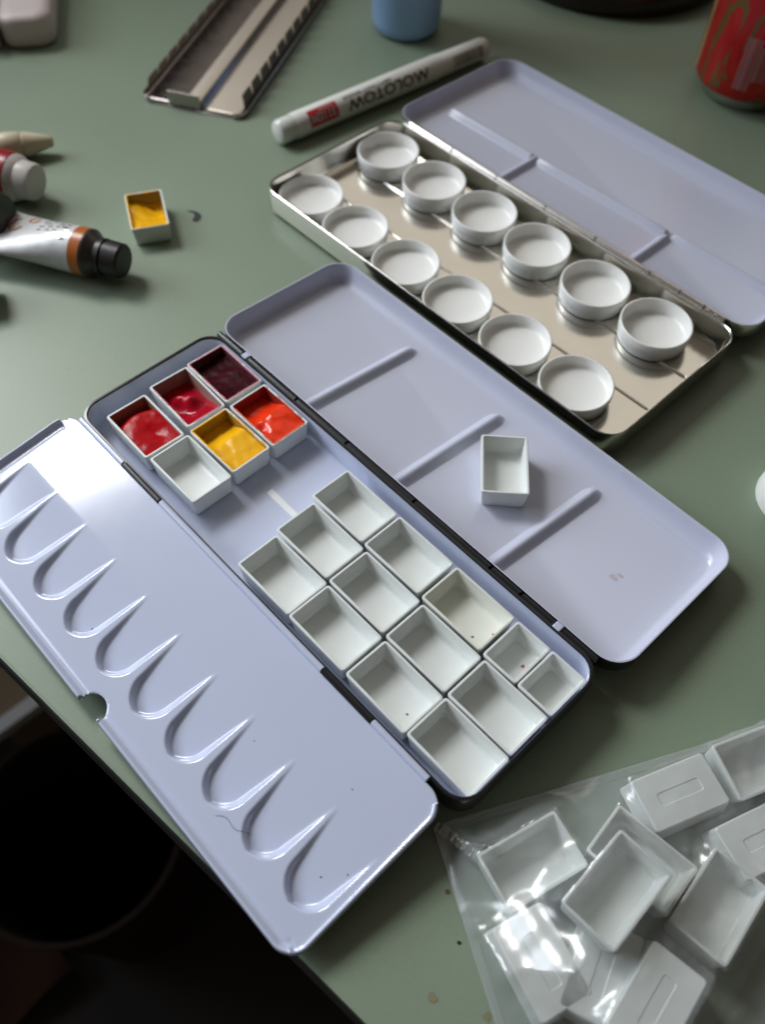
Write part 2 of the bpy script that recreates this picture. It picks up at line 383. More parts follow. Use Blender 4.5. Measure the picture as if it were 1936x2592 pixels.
def filled_pan(u, v, z, yaw, label, paint, rim=None, rimseed=1):
    e = empty('paint_pan', (u, v, z), math.radians(yaw), label, 'paint pan', 'pans filled with paint')
    sh = bpy.data.objects.new('pan_shell', pan_data(29.8, ('plastic', 'in_' + paint))); COL.objects.link(sh); sh.parent = e
    X, Y, Z = paint_surface(paint)
    grid('paint', X, Y, Z, 'yellow' if paint == 'yellow2' else paint, e, smooth=80)
    if rim:   # thin smears of paint sitting on the rim and inner walls
        rnd = random.Random(rimseed)
        V, F = [], []
        def blob(x0, x1, y0, y1, zt):
            k = len(V); n = 10
            cx, cy = (x0 + x1) / 2, (y0 + y1) / 2
            V.append((cx, cy, zt + .12))
            for i in range(n):
                a = 2 * math.pi * i / n; q = rnd.uniform(.75, 1.1)
                V.append((cx + (x1 - x0) / 2 * q * math.cos(a), cy + (y1 - y0) / 2 * q * math.sin(a), zt + .03))
            for i in range(n): F.append((k, k + 1 + i, k + 1 + (i + 1) % n))
        for sgn in rim[1]:
            side, frac = sgn
            for _ in range(int(26 * frac)):
                t = rnd.uniform(-1, 1); w = rnd.uniform(.8, 2.2)
                if side in 'xX':
                    x = (14.05 if side == 'X' else -14.05); blob(x - .42, x + .42, t * 8 - w, t * 8 + w, 10.5)
                else:
                    y = (8.95 if side == 'Y' else -8.95); blob(t * 13 - w, t * 13 + w, y - .42, y + .42, 10.5)
        link('rim_smear', V, F, rim[0], e, None, 60)
    return e

# ------------------------------------------------------------------ folding black paint tin
tin = empty('folding_paint_tin', (0, 31, 0), 0, 'long black folding paint tin opened out, white enamel inside, holding paint pans', 'paint tin')
def child(o): return o
OFF = Vector((0, -31, 0))      # parts are written in table coordinates
def P(o):
    o.parent = tin; o.location = OFF * S; return o

# base tray
bu0, bu1, bv0, bv1 = -104.0, 122.4, -5.0, 67.4
cw, ch, cx, cy = bu1 - bu0, bv1 - bv0, (bu0 + bu1) / 2, (bv0 + bv1) / 2
RIM = ZT + 1.6
loops = [rrect(cw - 5, ch - 5, 7, 0.2, cx, cy), rrect(cw - 1.2, ch - 1.2, 9, 1.4, cx, cy), rrect(cw - .4, ch - .4, 9.2, 3, cx, cy), rrect(cw, ch, 9.4, RIM - .6, cx, cy), rrect(cw - .3, ch - .3, 9.3, RIM, cx, cy),
         rrect(cw - 2.2, ch - 2.2, 8.6, RIM + .1, cx, cy), rrect(cw - 3.0, ch - 3.0, 8.3, RIM - .6, cx, cy), rrect(cw - 3.4, ch - 3.4, 8.2, 5.2, cx, cy), rrect(cw - 4, ch - 4, 7.6, 3.6, cx, cy), rrect(cw - 8, ch - 8, 6, 3.2, cx, cy)]
V, F, Mi = loft(loops, bandmat=[0, 0, 0, 0, 0, 0, 1, 1, 1])
tray = P(link('base_tray', V, F, ['black', 'enamel'], None, Mi, 50))
# pressed panel lines and a window glint added as a white strip on the tray floor
def T(o): o.parent = tray; return o
T(ridge('floor_ridge', (-38, 4, 3.2), (-38, 62, 3.2), 3.2, .8, 'enamel', tray))
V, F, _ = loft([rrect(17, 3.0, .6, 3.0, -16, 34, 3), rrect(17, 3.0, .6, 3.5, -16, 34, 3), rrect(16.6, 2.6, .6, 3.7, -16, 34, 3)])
link('glint_strip', V, F, 'paper', tray)

def rod(name, u0, u1, v, z, r, material, parent, n=14):
    V, F, _ = lathe_along([(0, r * .8), (.25, r), (u1 - u0 - .25, r), (u1 - u0, r * .8)], (u0, v, z), (1, 0, 0), n)
    return link(name, V, F, material, parent)
for a, b_ in ((-101, -83.5), (-79, -47), (-46.2, -14.8), (-14, 25), (25.8, 66.2), (67, 81.6), (82.4, 98), (102, 118)):
    rod('hinge_knuckle', a, b_, 68.3, ZT + .6, 1.45, 'black', tray)
for u in (-81.2, 100):
    V, F = box_v(u - 1.7, u + 1.7, 66.6, 69.8, ZT - .6, ZT + 2.2); bevel(link('hinge_tab', V, F, 'enamel', tray, None, 0), .5)
for a, b_ in ((-67, -42.3), (55.2, 80)):
    rod('hinge_knuckle', a, b_, -5.3, ZT + .9, 1.35, 'black', tray)

# mixing lid: written with its hinge at v=69.6, tipped back a little so its far edge meets the table
lidroot = empty('mixing_lid', (0, 0, 0)); P(lidroot)
lu0, lu1, lw_, ld = -106.3, 127.0, 77.6, 10.2
def lid_mesh(lu0, lu1, wd, depth, rad=11, slope=4.5):
    cw, ch, cx, cy = lu1 - lu0, wd, (lu0 + lu1) / 2, wd / 2
    L_ = [rrect(cw - 8, ch - 8, rad - 3, -depth, cx, cy, 9), rrect(cw - 2.4, ch - 2.4, rad - .8, -depth + 1.0, cx, cy, 9), rrect(cw - .8, ch - .8, rad - .3, -depth + 3.4, cx, cy, 9), rrect(cw, ch, rad, -.7, cx, cy, 9), rrect(cw - .3, ch - .3, rad, 0, cx, cy, 9),
          rrect(cw - 1.3, ch - 1.3, rad - .4, .05, cx, cy, 9), rrect(cw - 2.2, ch - 2.2, rad - .7, -.7, cx, cy, 9)]
    L_ += [rrect(cw - 2.2 - 2 * slope * q, ch - 2.2 - 2 * slope * q, rad - .7 - slope * q * .8, -.7 - (depth - 1.9) * h, cx, cy, 9) for q, h in ((.06, .18), (.15, .4), (.32, .66), (.55, .86), (.8, .965), (1.0, 1.0))]
    return loft(L_, bandmat=[0, 0, 0, 0] + [1] * 8)
V, F, Mi = lid_mesh(lu0, lu1, lw_, ld)
link('lid_shell', V, F, ['black', 'enamel2'], lidroot, Mi, 60)
for ua, ub in ((-47.2, -43.0), (9.2, 12.2), (63.0, 67.0)):
    ridge('divider', (ua + .6, 3.0, -ld + 1.2), (ub + .6, 67.0, -ld + 1.2), 9.5, 3.1, 'enamel2', lidroot, (1.5, 6.0), 19)
sv, sf = [], []
for (sx, sy, rr) in ((98.5, 37.0, 2.2), (99.8, 39.6, 1.5)):
    k = len(sv); sv += [(sx + rr * random.uniform(.7, 1.2) * math.cos(2 * math.pi * i / 9), sy + rr * .6 * random.uniform(.7, 1.2) * math.sin(2 * math.pi * i / 9), -ld + 1.28) for i in range(9)]; sf.append(tuple(range(k, k + 9)))
link('paint_stain', sv, sf, 'stain', lidroot, None, 0)
link('dried_speck', [(-48.5 + .7 * math.cos(6.283 * i / 8), 5.5 + .6 * math.sin(6.283 * i / 8), -ld + 1.27) for i in range(8)], [tuple(range(8))], 'speck_o', lidroot, None, 0)
LIDTILT = -math.radians(3.0)
lidroot.location = (OFF + Vector((0, 70.0, ZT + 1.3))) * S; lidroot.rotation_euler = (LIDTILT, 0, 0)

# fold-out thumb palette with ten pressed wells
palroot = empty('fold_out_palette', (0, 0, 0)); P(palroot)
palroot.location = (OFF + Vector((0, -5.3, ZT + .9))) * S; palroot.rotation_euler = (math.atan2(8.0, 68.0), 0, 0)
pu0, pu1, pv0, pv1 = -106.0, 117.2, -68.6, -1.2     # local v: 0 at hinge, negative outwards
nu, nv = 470, 150
U, Vv = np.meshgrid(np.linspace(pu0, pu1, nu), np.linspace(pv0, pv1, nv))
def pal_height(U, Vv):
    Z = np.zeros_like(U)
    v_tip, v_end = -26.5, -56.6
    for k in range(10):
        Tt = -76.0 + 21.1 * k
        t = np.clip((v_tip - Vv) / (v_tip - v_end), 0, 1)
        uL = Tt - 21.1 + .2 + 2.4 * t ** 1.3; uR = Tt - .2 - 1.0 * t
        cxm = (uL + uR) / 2; hw = (uR - uL) / 2
        r0 = 8.4
        # rounded lower end
        dv = np.clip((v_end + r0) - Vv, 0, None)
        hw_e = np.where(dv > 0, np.sqrt(np.clip(r0 ** 2 - dv ** 2, 0, None)) + (hw - r0) * (dv < r0), hw)
        sd = hw_e - np.abs(U - cxm)
        wall = .7 + np.where(U > cxm, 3.6, 2.6) * t
        dep = 3.6 * t ** 1.35 * sstep(sd / wall)
        dep = np.where((Vv < v_tip), dep, 0)
        Z = np.minimum(Z, -dep)
    return Z
Z = pal_height(U, Vv)
# lips: rolled rim along outer edge and both ends (starts a little in from the hinge at the far end)
dout = Vv - pv0; dL = U - pu0; dR = pu1 - U
def lip(d, h=1.7, w=3.6): return h * np.exp(-((d - 1.1) / 1.0) ** 2) - .5 * np.exp(-((d - 3.4) / 1.1) ** 2)
Z += lip(dout) ; Z += np.where(Vv < -6.5, 2.0 * np.exp(-((dL - 1.2) / 1.2) ** 2) - .5 * np.exp(-((dL - 4.0) / 1.4) ** 2), 0)
Z += .7 * np.exp(-((dR - .6) / .8) ** 2)
Z += -1.0 * np.clip(1 - dout / .7, 0, 1) - 1.0 * np.clip(1 - dR / .7, 0, 1) - 1.0 * np.clip(1 - dL / .7, 0, 1)
# warp the square corners of the sheet to rounded ones
def round_corners(U, Vv, r):
    U2, V2 = U.copy(), Vv.copy()
    for cu, cv, su, sv_ in ((pu0 + r, pv0 + r, -1, -1), (pu1 - r, pv0 + r, 1, -1), (pu1 - r, pv1 - r, 1, 1), (pu0 + r, pv1 - r, -1, 1)):
        a = (U2 - cu) * su; b = (V2 - cv) * sv_
        m = (a > 0) & (b > 0)
        mx = np.maximum(a, b); hy = np.hypot(a, b) + 1e-9
        f = np.where(m, mx / hy, 1)
        U2 = np.where(m, cu + su * a * f, U2); V2 = np.where(m, cv + sv_ * b * f, V2)
    return U2, V2
U2, V2 = round_corners(U, Vv, 8.0)
notch = np.hypot(U2 - 8.4, V2 - (pv0 + 1.0)) > 6.0
mask = notch[:-1, :-1] & notch[1:, :-1] & notch[:-1, 1:] & notch[1:, 1:]
# pull vertices that border the notch onto its circle so that the cut is clean
rad = np.hypot(U2 - 8.4, V2 - (pv0 + 1.0)); near = (rad > 6.0) & (rad < 6.65)
fac = np.where(near, 6.0 / rad, 1); U2 = 8.4 + (U2 - 8.4) * fac; V2 = (pv0 + 1.0) + (V2 - (pv0 + 1.0)) * fac
pal = grid('palette_sheet', U2, V2, Z, ['enamel', 'black'], palroot, mask, None, 75)
sm = pal.modifiers.new('thick', 'SOLIDIFY'); sm.thickness = .8 * S; sm.offset = -1; sm.material_offset = 1; sm.material_offset_rim = 0
for a, b_ in ((-99, -67.4), (-41.9, 54.8), (80.4, 107)):
    rod('hinge_knuckle', a, b_, 0, 0, 1.3, 'enamel', palroot)
for (du, dv_, rr, sd_) in ((104.5, -45.0, .38, 1), (110.0, -38.5, .3, 2), (57.0, -33.0, .25, 3), (92.0, -20.0, .3, 4), (-18.0, -50.0, .35, 5)):
    rs = random.Random(sd_); hz = float(pal_height(np.array([[du]]), np.array([[dv_]]))[0, 0]) + .06
    link('dried_speck', [(du + rr * rs.uniform(.7, 1.2) * math.cos(6.283 * i / 8), dv_ + rr * rs.uniform(.7, 1.2) * math.sin(6.283 * i / 8), hz) for i in range(8)], [tuple(range(8))], 'speck_b', palroot, None, 0)

# ------------------------------------------------------------------ pans in the tin
z0 = ZT - 10.5
row = 'pans standing in the folding tin'
filled_pan(-94.0 + 14.75, 3.4 + 9.5, z0, -1, 'pan of bright red paint at the far end of the tin, nearest the fold-out palette', 'red')
filled_pan(-95.5 + 14.75, 26.0 + 9.5, z0, -2, 'pan holding a shiny crimson blob of paint, between the bright red and maroon pans', 'crimson', ('pink_rim', [('X', .7), ('y', .3)]), 3)
filled_pan(-95.8 + 14.75, 46.2 + 9.5, z0, -1, 'pan of dark maroon paint in the corner by the mixing lid hinge', 'maroon', ('pink_rim', [('Y', 1.3), ('X', 1.0), ('y', 1.0), ('x', .5)]), 4)
filled_pan(-64.4 + 14.75, 25.0 + 9.5, z0, 0.5, 'pan of yellow paint with smeared rims, standing in the tin beside the orange one', 'yellow', ('yellow', [('x', .6), ('y', .8), ('Y', .5)]), 5)
filled_pan(-64.1 + 14.75, 45.6 + 9.5, z0, 0, 'pan of glossy orange red paint beside the mixing lid hinge', 'orange', ('orange_rim', [('X', .9), ('y', 1.0), ('Y', .4)]), 6)
pan(-63.3 + 14.75, 4.2 + 9.5, z0, 0, 'empty white pan standing between the bright red pan and the open gap', row)
ordn = ['first', 'second', 'third', 'fourth']
for i, u in enumerate((0.0, 30.0, 60.9, 90.9)):
    pan(u + 14.75, -.2 + 9.55 + (0.7 if i == 3 else 0), z0, random.uniform(-1, 1), 'empty white pan, %s after the gap in the row along the fold-out palette' % ordn[i], row)
for i, u in enumerate((-2.0, 28.8, 59.7, 90.4)):
    pan(u + 14.75, 20.3 + 9.55 + (.4 if i == 3 else 0), z0, random.uniform(-.6, .6), 'empty white pan, %s after the gap in the middle row of the tin' % ordn[i], row)
for i, u in enumerate((-4.9, 25.9, 57.2)):
    pan(u + 14.75, 41.0 + 9.5, z0, random.uniform(-.6, .6), ('empty white pan, first after the gap in the row along the mixing lid hinge', 'empty white pan, second after the gap in the row along the mixing lid hinge', 'yellowed white pan with two specks, third in the row along the mixing lid hinge')[i], row, material='plastic_cream' if i == 2 else 'plastic')
pan(88.2 + 7.9, 41.0 + 9.5, z0, .5, 'short half pan with a red speck, second from the near corner of the tin', 'half pans in the tin', Lg=15.8)
pan(104.5 + 7.9, 41.2 + 9.5, z0, 0, 'short empty half pan in the near corner of the tin by the hinge', 'half pans in the tin', Lg=15.8)
# the pan lying on the mixing lid
lz = ZT + 1.3 - 9.0 - 37 * math.sin(math.radians(3.0)) + .35
pan(36.9, 109.2, lz, -47, 'empty white pan standing alone on the mixing lid between two dividers', tilt=(0, 0))
# pan of yellow paint on the table
filled_pan(-201.5, 97.5, 0.1, -27, 'paint-smeared pan of yellow ochre paint standing on the green table by itself', 'yellow2', ('yellow', [('X', 1.2), ('y', 1.2), ('x', .3)]), 8)

# ------------------------------------------------------------------ bare metal tin with round cups
t2 = empty('round_cup_tin', (-56, 200, 0), 0, 'bare metal tin with an open white lid, holding two rows of round cups', 'paint tin')
O2 = Vector((56, -200, 0))
a0, a1, c0, c1 = -174.8, 59.6, 151.8, 247.8
cw, ch, cx, cy = a1 - a0, c1 - c0, (a0 + a1) / 2, (c0 + c1) / 2
R2 = 14.0
loops = [rrect(cw - 5, ch - 5, 8, 0.2, cx, cy), rrect(cw - 1, ch - 1, 10, 1.2, cx, cy), rrect(cw, ch, 10.4, 2.6, cx, cy), rrect(cw, ch, 10.4, R2 - .8, cx, cy), rrect(cw - .3, ch - .3, 10.2, R2 - .1, cx, cy), rrect(cw - .9, ch - .9, 10, R2, cx, cy), rrect(cw - 1.6, ch - 1.6, 9.7, R2 - .3, cx, cy),
         rrect(cw - 2.2, ch - 2.2, 9.4, R2 - 1.2, cx, cy), rrect(cw - 2.8, ch - 2.8, 9.1, 3.4, cx, cy), rrect(cw - 5, ch - 5, 8, 1.6, cx, cy), rrect(cw - 9, ch - 9, 6, 1.3, cx, cy)]
V, F, Mi = loft(loops, bandmat=[0] * 3 + [1, 1, 1] + [0] * 4)
body = link('tin_body', V, F, ['tin', 'tinb'], t2, Mi, 50, loc=O2)
ridge('floor_ridge', (a0 + 4, 214, 1.35), (a1 - 5, 218, 1.35), 3.0, .9, 'tinb', body, (3, 3))
ridge('floor_ridge', (a0 + 4, 187, 1.35), (a1 - 5, 189, 1.35), 2.4, .5, 'tin', body, (3, 3))
hx = [-162, -128, -95, -61, -28, 6, 24, 38, 50]
for i in range(len(hx) - 1):
    o = rod('hinge_knuckle', hx[i], hx[i + 1] - .6, 249.2, R2 + .1, 1.7, 'tinb', body)
for u in (40, 44.5):
    V, F = box_v(u - .6, u + .6, 247.5, 250.5, R2 - .8, R2 + 1.4); link('hinge_tab', V, F, 'tinb', body, None, 0)
l2 = empty('tin_lid', (0, 0, 0)); l2.parent = t2
l2.location = (O2 + Vector((0, 250.6, R2 + .4))) * S; l2.rotation_euler = (-math.radians(1.2), 0, 0)
V, F, Mi = lid_mesh(-177, 62.0, 98.0, 10.0, 12, 6.0)
link('lid_shell', V, F, ['tinb', 'enamel2'], l2, Mi, 60)
zf = -10.0 + 1.2
for (p, q, e) in (((-166, 36.5), (-101.5, 37.5), (3, 2)), ((-99.5, 38), (-11.0, 40.5), (2, 2)), ((-9, 41), (53, 43), (2, 4))):
    ridge('divider', (p[0], p[1], zf), (q[0], q[1], zf), 9.0, 3.0, 'enamel2', l2, e, 19)
for u in (-100.4, -10.2):
    ridge('divider', (u, 3, zf), (u, 40, zf), 8.5, 3.1, 'enamel2', l2, (1.5, 3), 19)

CUPM = {}
def cup(u, v, z, label, r=17.2, h=8.2):
    L_ = [circ(r - 1.5, 0), circ(r - .9, .3), circ(r - .7, h * .40), circ(r - .75, h * .44), circ(r - .2, h * .47), circ(r, h - .3), circ(r - .3, h), circ(r - .8, h), circ(r - 1.1, h - .3), circ(r - 1.5, 4.2), circ(r - 2.1, 3.2), circ(r - 3.4, 2.8)]
    if h not in CUPM:
        V, F, _ = loft(L_); tmp = link('round_cup', V, F, 'cup', None, None, 50); CUPM[h] = tmp.data; bpy.data.objects.remove(tmp)
    o = bpy.data.objects.new('round_cup', CUPM[h]); COL.objects.link(o); o.location = Vector((u, v, z)) * S; o.rotation_euler = (0, 0, random.uniform(0, 6))
    return tag(o, label, 'cup', 'round white cups in the metal tin')
six = ['first', 'second', 'third', 'fourth', 'fifth', 'sixth']
for i, (u, v) in enumerate(((-155.8, 226.4), (-119.7, 226.2), (-83.6, 227.2), (-47.6, 227.8), (-9.6, 227.4), (27.2, 227.3))):
    cup(u, v, 1.45, 'round white cup, %s from the marker pen in the row along the tin lid hinge' % six[i], h=9.8)
for i, (u, v) in enumerate(((-155.9, 170.2), (-120.9, 170.0), (-84.0, 170.2), (-48.2, 170.4), (-11.2, 170.6), (25.3, 170.8))):
    cup(u, v, 1.5, 'round white cup, %s from the marker pen in the row nearest the black tin' % six[i])

# white rounded cup upside down at the right edge
V, F, _ = loft([circ(17.5, 0), circ(17.8, 1.5), circ(17.2, 9), circ(16, 12.5), circ(13, 15), circ(8, 16.6), circ(2, 17)])
o = link('domed_cup', V, F, 'cup', None, None, 60, loc=(127.5, 196.5, 0.05)); tag(o, 'white domed plastic cup upside down, cut by the right edge of the photo', 'cup')

# ------------------------------------------------------------------ marker pen
PA = Vector((-213.0, 193.5, 0)); PB = Vector((-199.0, 352.0, 0)); PR = 7.3
pen = empty('marker_pen', tuple(PA), 0, 'white empty marker pen with black upside-down lettering and a red panel, beside the metal tin', 'marker pen')
ax, side, up = frame(PB - PA); side = -side if side.dot(Vector((1, 0, 0))) < 0 else side
PL = (PB - PA).length; PC = Vector((0, 0, PR + .05))
def pen_part(name, prof, material):
    V, F, _ = lathe_along(prof, PC, ax, 48); return link(name, V, F, material, pen, None, 40)
pen_part('barrel', [(11.0, PR - .1), (11.2, PR), (118, PR), (118.4, PR - .15)], 'pen')
pen_part('end_plug', [(0, PR - 2.0), (.5, PR - 1.3), (1.6, PR - .5), (10.6, PR - .25), (11.1, PR - .35)], 'pen_end')
pen_part('cap', [(118.3, PR - .3), (118.7, PR - .05), (121, PR - .55), (156, PR - 1.0), (158.2, PR - 1.6), (158.8, PR - 3)], 'pen')
def wrap(s, th, r):
    return tuple(PC + ax * s + (up * math.cos(th) + side * math.sin(th)) * r)
def pen_patch(name, s0, s1, t0, t1, r, material, n=14, m=2):
    V, F = [], []
    for j in range(m + 1):
        for i in range(n + 1): V.append(wrap(s0 + (s1 - s0) * j / m, math.radians(t0 + (t1 - t0) * i / n), r))
    for j in range(m):
        for i in range(n): k = j * (n + 1) + i; F.append((k, k + 1, k + n + 2, k + n + 1))
    return link(name, V, F, material, pen, None, 80)
def text_mesh(body, size, bold=0.0, shear=0.0, sx=1.0):
    c = bpy.data.curves.new('t', 'FONT'); c.body = body; c.size = size; c.offset = bold; c.shear = shear; c.resolution_u = 4; c.fill_mode = 'FRONT'
    o = bpy.data.objects.new('t', c); COL.objects.link(o)
    dg = bpy.context.evaluated_depsgraph_get(); dg.update()
    me = bpy.data.meshes.new_from_object(o.evaluated_get(dg))
    bpy.data.objects.remove(o)
    bm = bmesh.new(); bm.from_mesh(me); bpy.data.meshes.remove(me)
    for v in bm.verts: v.co.x *= sx
    return bm
def pen_text(name, body, size, s_start, th_base, r, material, bold=0.0, length=None, shear=0.0):
    """upside down as seen from the camera: reading direction runs towards the plug, letters' tops point down the near side"""
    if body.startswith('M') and size > 5:
        a_ = text_mesh('W', size, bold); x1 = max(v.co.x for v in a_.verts); y1 = max(v.co.y for v in a_.verts)
        bm = text_mesh(body[1:], size, bold, shear)
        for v in bm.verts: v.co.x += x1 * 1.06
        m_ = {}
        for v in a_.verts: m_[v] = bm.verts.new((x1 - v.co.x, y1 - v.co.y, 0))
        for f in a_.faces: bm.faces.new([m_[v] for v in f.verts])
        a_.free(); bm.verts.index_update()
    else: bm = text_mesh(body, size, bold, shear)
    w = max(v.co.x for v in bm.verts); k = (length / w) if length else 1
    for y in np.arange(-size * .4, size * 1.2, .45):
        bmesh.ops.bisect_plane(bm, geom=bm.verts[:] + bm.edges[:] + bm.faces[:], plane_co=(0, float(y), 0), plane_no=(0, 1, 0))
    V = [wrap(s_start - v.co.x * k, math.radians(th_base) + v.co.y / r, r) for v in bm.verts]
    bm.verts.index_update(); F = [tuple(v.index for v in f.verts) for f in bm.faces]; bm.free()
    return link(name, V, F, material, pen, None, 0)
pen_text('lettering', 'MOLOTOW', 8.6, 107.5, 40, PR + .07, 'ink_black', 0.2, 61.5, .0)
pen_text('small_lettering', 'EMPTY PAINT MARKER', 2.9, 80, 17, PR + .07, 'ink_grey', 0.05, 36)
pen_patch('red_panel', 19.0, 39.0, 16, 92, PR + .05, 'ink_red')
pen_text('panel_lettering', '311EM', 6.2, 37.6, 42, PR + .10, 'ink_white', 0.10, 17)
pen_text('panel_small_lettering', 'MARKER', 2.2, 36.5, 22, PR + .10, 'ink_white', 0.0, 10)
rs = random.Random(4)
s = 128.0
while s < 152:
    w = rs.choice((.35, .5, .8)); pen_patch('barcode_bar', s, s + w, 38, 95, PR - .55 - .012 * (s - 121) + .05, 'ink_grey', 8, 1); s += w + rs.choice((.35, .5, .7))

# ------------------------------------------------------------------ sheet-metal pan holder
ins = empty('metal_pan_holder', (-273, 177, 0), 0, 'dull metal pan holder tray with slit tabs along both sides, beyond the pen', 'pan holder')
yw = math.atan2(.866, -.5) ; ins.rotation_euler = (0, 0, yw)      # local x runs along its length
hw, Lg = 33.0, 215.0
def extr(name, prof, xs, mats, mids=None, th=.5, cutr=0.0):
    V, F = [], []; n = len(prof)
    for x in xs:
        c_ = cutr - math.sqrt(max(0, cutr ** 2 - (cutr - min(x, cutr)) ** 2)) if cutr else 0
        for y, z in prof: V.append((x, math.copysign(min(abs(y), hw + .2 - c_), y), z))
    for k in range(len(xs) - 1):
        for i in range(n - 1): F.append((k * n + i, k * n + i + 1, (k + 1) * n + i + 1, (k + 1) * n + i))
    o = link(name, V, F, mats, ins, mids * (len(xs) - 1) if mids else None, 30)
    m_ = o.modifiers.new('thick', 'SOLIDIFY'); m_.thickness = th * S; m_.offset = 0
    return o
xs0 = [0, .6, 1.6, 3, 5, 7, 10] + [10 + 20.5 * k for k in range(1, 11)]
extr('base_plate', [(-hw, 3.4), (-hw - .2, 2.2), (-hw + .3, .9), (-hw + 1.4, .45), (0, .45), (hw - 1.4, .45), (hw - .3, .9), (hw + .2, 2.2), (hw, 3.4)], xs0, 'steel', None, .5, 7.0)
extr('raised_bed', [(-29.5, 1.0), (-28.5, 1.2), (-9.0, 1.2), (-8.2, .9), (-7.0, 1.6), (-4.8, 5.0), (-3.6, 5.6), (2.6, 5.6), (4.0, 5.0), (6.0, 1.8), (7.0, 1.2), (28.5, 1.2), (29.5, 1.0)], [2.2, 4] + [4 + 20 * k for k in range(1, 11)],
     ['steel', 'satin_lit'], [1, 1, 0, 0, 0, 1, 1, 1, 0, 0, 0, 0], .4)  # one side band and the ridge top take the lit copy
x = 7.0
while x < Lg - 14:
    for sgn in (-1, 1):
        Vp = [(x, sgn * 31.4, 1.6), (x + 14.2, sgn * 31.4, 1.6), (x + 14.2, sgn * 31.2, 3.2), (x + 12.6, sgn * 29.8, 10.8), (x + 1.6, sgn * 29.8, 10.8), (x, sgn * 31.2, 3.2)]
        q = link('side_panel', Vp, [tuple(range(6))], 'steel_shade', ins, None, 0); m_ = q.modifiers.new('t', 'SOLIDIFY'); m_.thickness = .5 * S; m_.offset = 0
    x += 14.4
V, F = box_v(1.0, 1.5, -5.5, 15.0, .6, 9.6); bevel(link('end_tab', V, F, 'steel', ins, None, 0), .2)

# ------------------------------------------------------------------ blue beaker, dark dish, red can
bl = empty('blue_beaker', (-259, 341, 0), 0, 'plain blue plastic beaker standing behind the marker pen', 'beaker')
V, F, _ = loft([circ(15, 0), circ(19, .6), circ(21.5, 3), circ(22.6, 8), circ(23.4, 60), circ(24.2, 118), circ(23.4, 118.6), circ(22.4, 118), circ(21.4, 60), circ(20.2, 6), circ(17, 2.4)])
link('beaker_wall', V, F, 'blue', bl, None, 60)
V, F, _ = loft([circ(20.0, 6.2), circ(20.6, 34), circ(20.2, 34.3)]); link('blue_water', V, F, 'blue', bl, None, 60)

ds = empty('dark_dish', (-230, 520, 0), 0, 'round dish with a thick dark brown rim at the top edge of the photo', 'dish')
V, F, Mi = loft([circ(78, 0, 64), circ(84, 1, 64), circ(86, 4, 64), circ(86.5, 12, 64), circ(85, 15, 64), circ(82, 15.5, 64), circ(79, 14, 64), circ(76, 7, 64), circ(68, 4.2, 64), circ(55, 3.6, 64)], bandmat=[0, 0, 0, 0, 0, 0, 1, 1, 1])
link('dish_body', V, F, ['brown', 'olive'], ds, Mi, 60)

cn = empty('drink_can', (-67.5, 449, 0), 0, 'red printed drink can standing at the top right corner', 'can')
V, F, _ = loft([circ(24.5, 0, 56), circ(25.5, .3, 56), circ(26.5, 2, 56), circ(31.5, 9, 56)], cap1=False); link('can_base', V, F, 'alu', cn, None, 50)
V, F, _ = loft([circ(31.45, 8.9, 56), circ(32.8, 12, 56), circ(33.1, 15, 56), circ(33.1, 100, 56), circ(31, 108, 56), circ(27.5, 113, 56)], cap0=False, cap1=False); link('can_wall', V, F, 'can', cn, None, 50)
V, F, _ = loft([circ(27.4, 112.9, 56), circ(28, 114.5, 56), circ(26.6, 115, 56), circ(25.6, 112, 56), circ(20, 111.6, 56)], cap0=False); link('can_top', V, F, 'alu', cn, None, 50)
def can_patch(name, a0, a1, z0, z1, material, n=4):
    V, F = [], []
    for j in range(2):
        for i in range(n + 1):
            a = math.radians(a0 + (a1 - a0) * i / n); V.append((33.16 * math.cos(a), 33.16 * math.sin(a), z0 if j == 0 else z1))
    for i in range(n): F.append((i, i + 1, n + 2 + i, n + 1 + i))
    return link(name, V, F, material, cn, None, 80)
aa = 282.0; rs = random.Random(9)
while aa < 312:
    w = rs.choice((.5, .7, .9)); lo = 16 if aa < 296 else 22
    can_patch('barcode_bar', aa, aa + w, lo, lo + (30 if aa < 296 else 20), 'bar_print', 2); aa += w + rs.choice((.8, 1.1, 1.6))
can_patch('gold_stripe', 218, 225, 13, 98, 'gold')

# ------------------------------------------------------------------ paint tubes on the left
tb = empty('paint_tube', (-197.5, 52.5, 0), 0, 'white paint tube with an orange band, dark shoulder and black cap', 'paint tube', 'paint tubes at the left of the table')
TA = Vector((.875, .484, 0)).normalized()
def tubeprof(t):   # flattens towards the crimped end
    k = max(0, min(1, (-t - 2) / 42.0)); return (1 + .40 * k, 1 - .88 * k)
V, F, _ = lathe_along([(-47, 11.5), (-46.5, 11.7), (-44, 11.7), (-36, 11.7), (-28, 11.7), (-20, 11.7), (-12, 11.7), (-5, 11.7), (3.0, 11.7)], (0, 0, 11.8), TA, 40, tubeprof); 
V = [(x, y, max(.15, z if True else z)) for x, y, z in V]
tube_body = link('tube_body', V, F, 'tubew', tb, None, 50)
for t0, t1, nm, mt_, r0, r1 in ((3.0, 8.5, 'orange_band', 'tubeo', 11.78, 11.78),):
    V, F, _ = lathe_along([(t0, r0), (t1, r1)], (0, 0, 11.8), TA, 40); link(nm, V, F, mt_, tb, None, 50)
V, F, _ = lathe_along([(8.4, 11.7), (9.6, 11.8), (10.2, 11.4), (13.4, 8.6), (15.0, 8.0)], (0, 0, 11.8), TA, 40); link('shoulder', V, F, 'tubed', tb, None, 50)
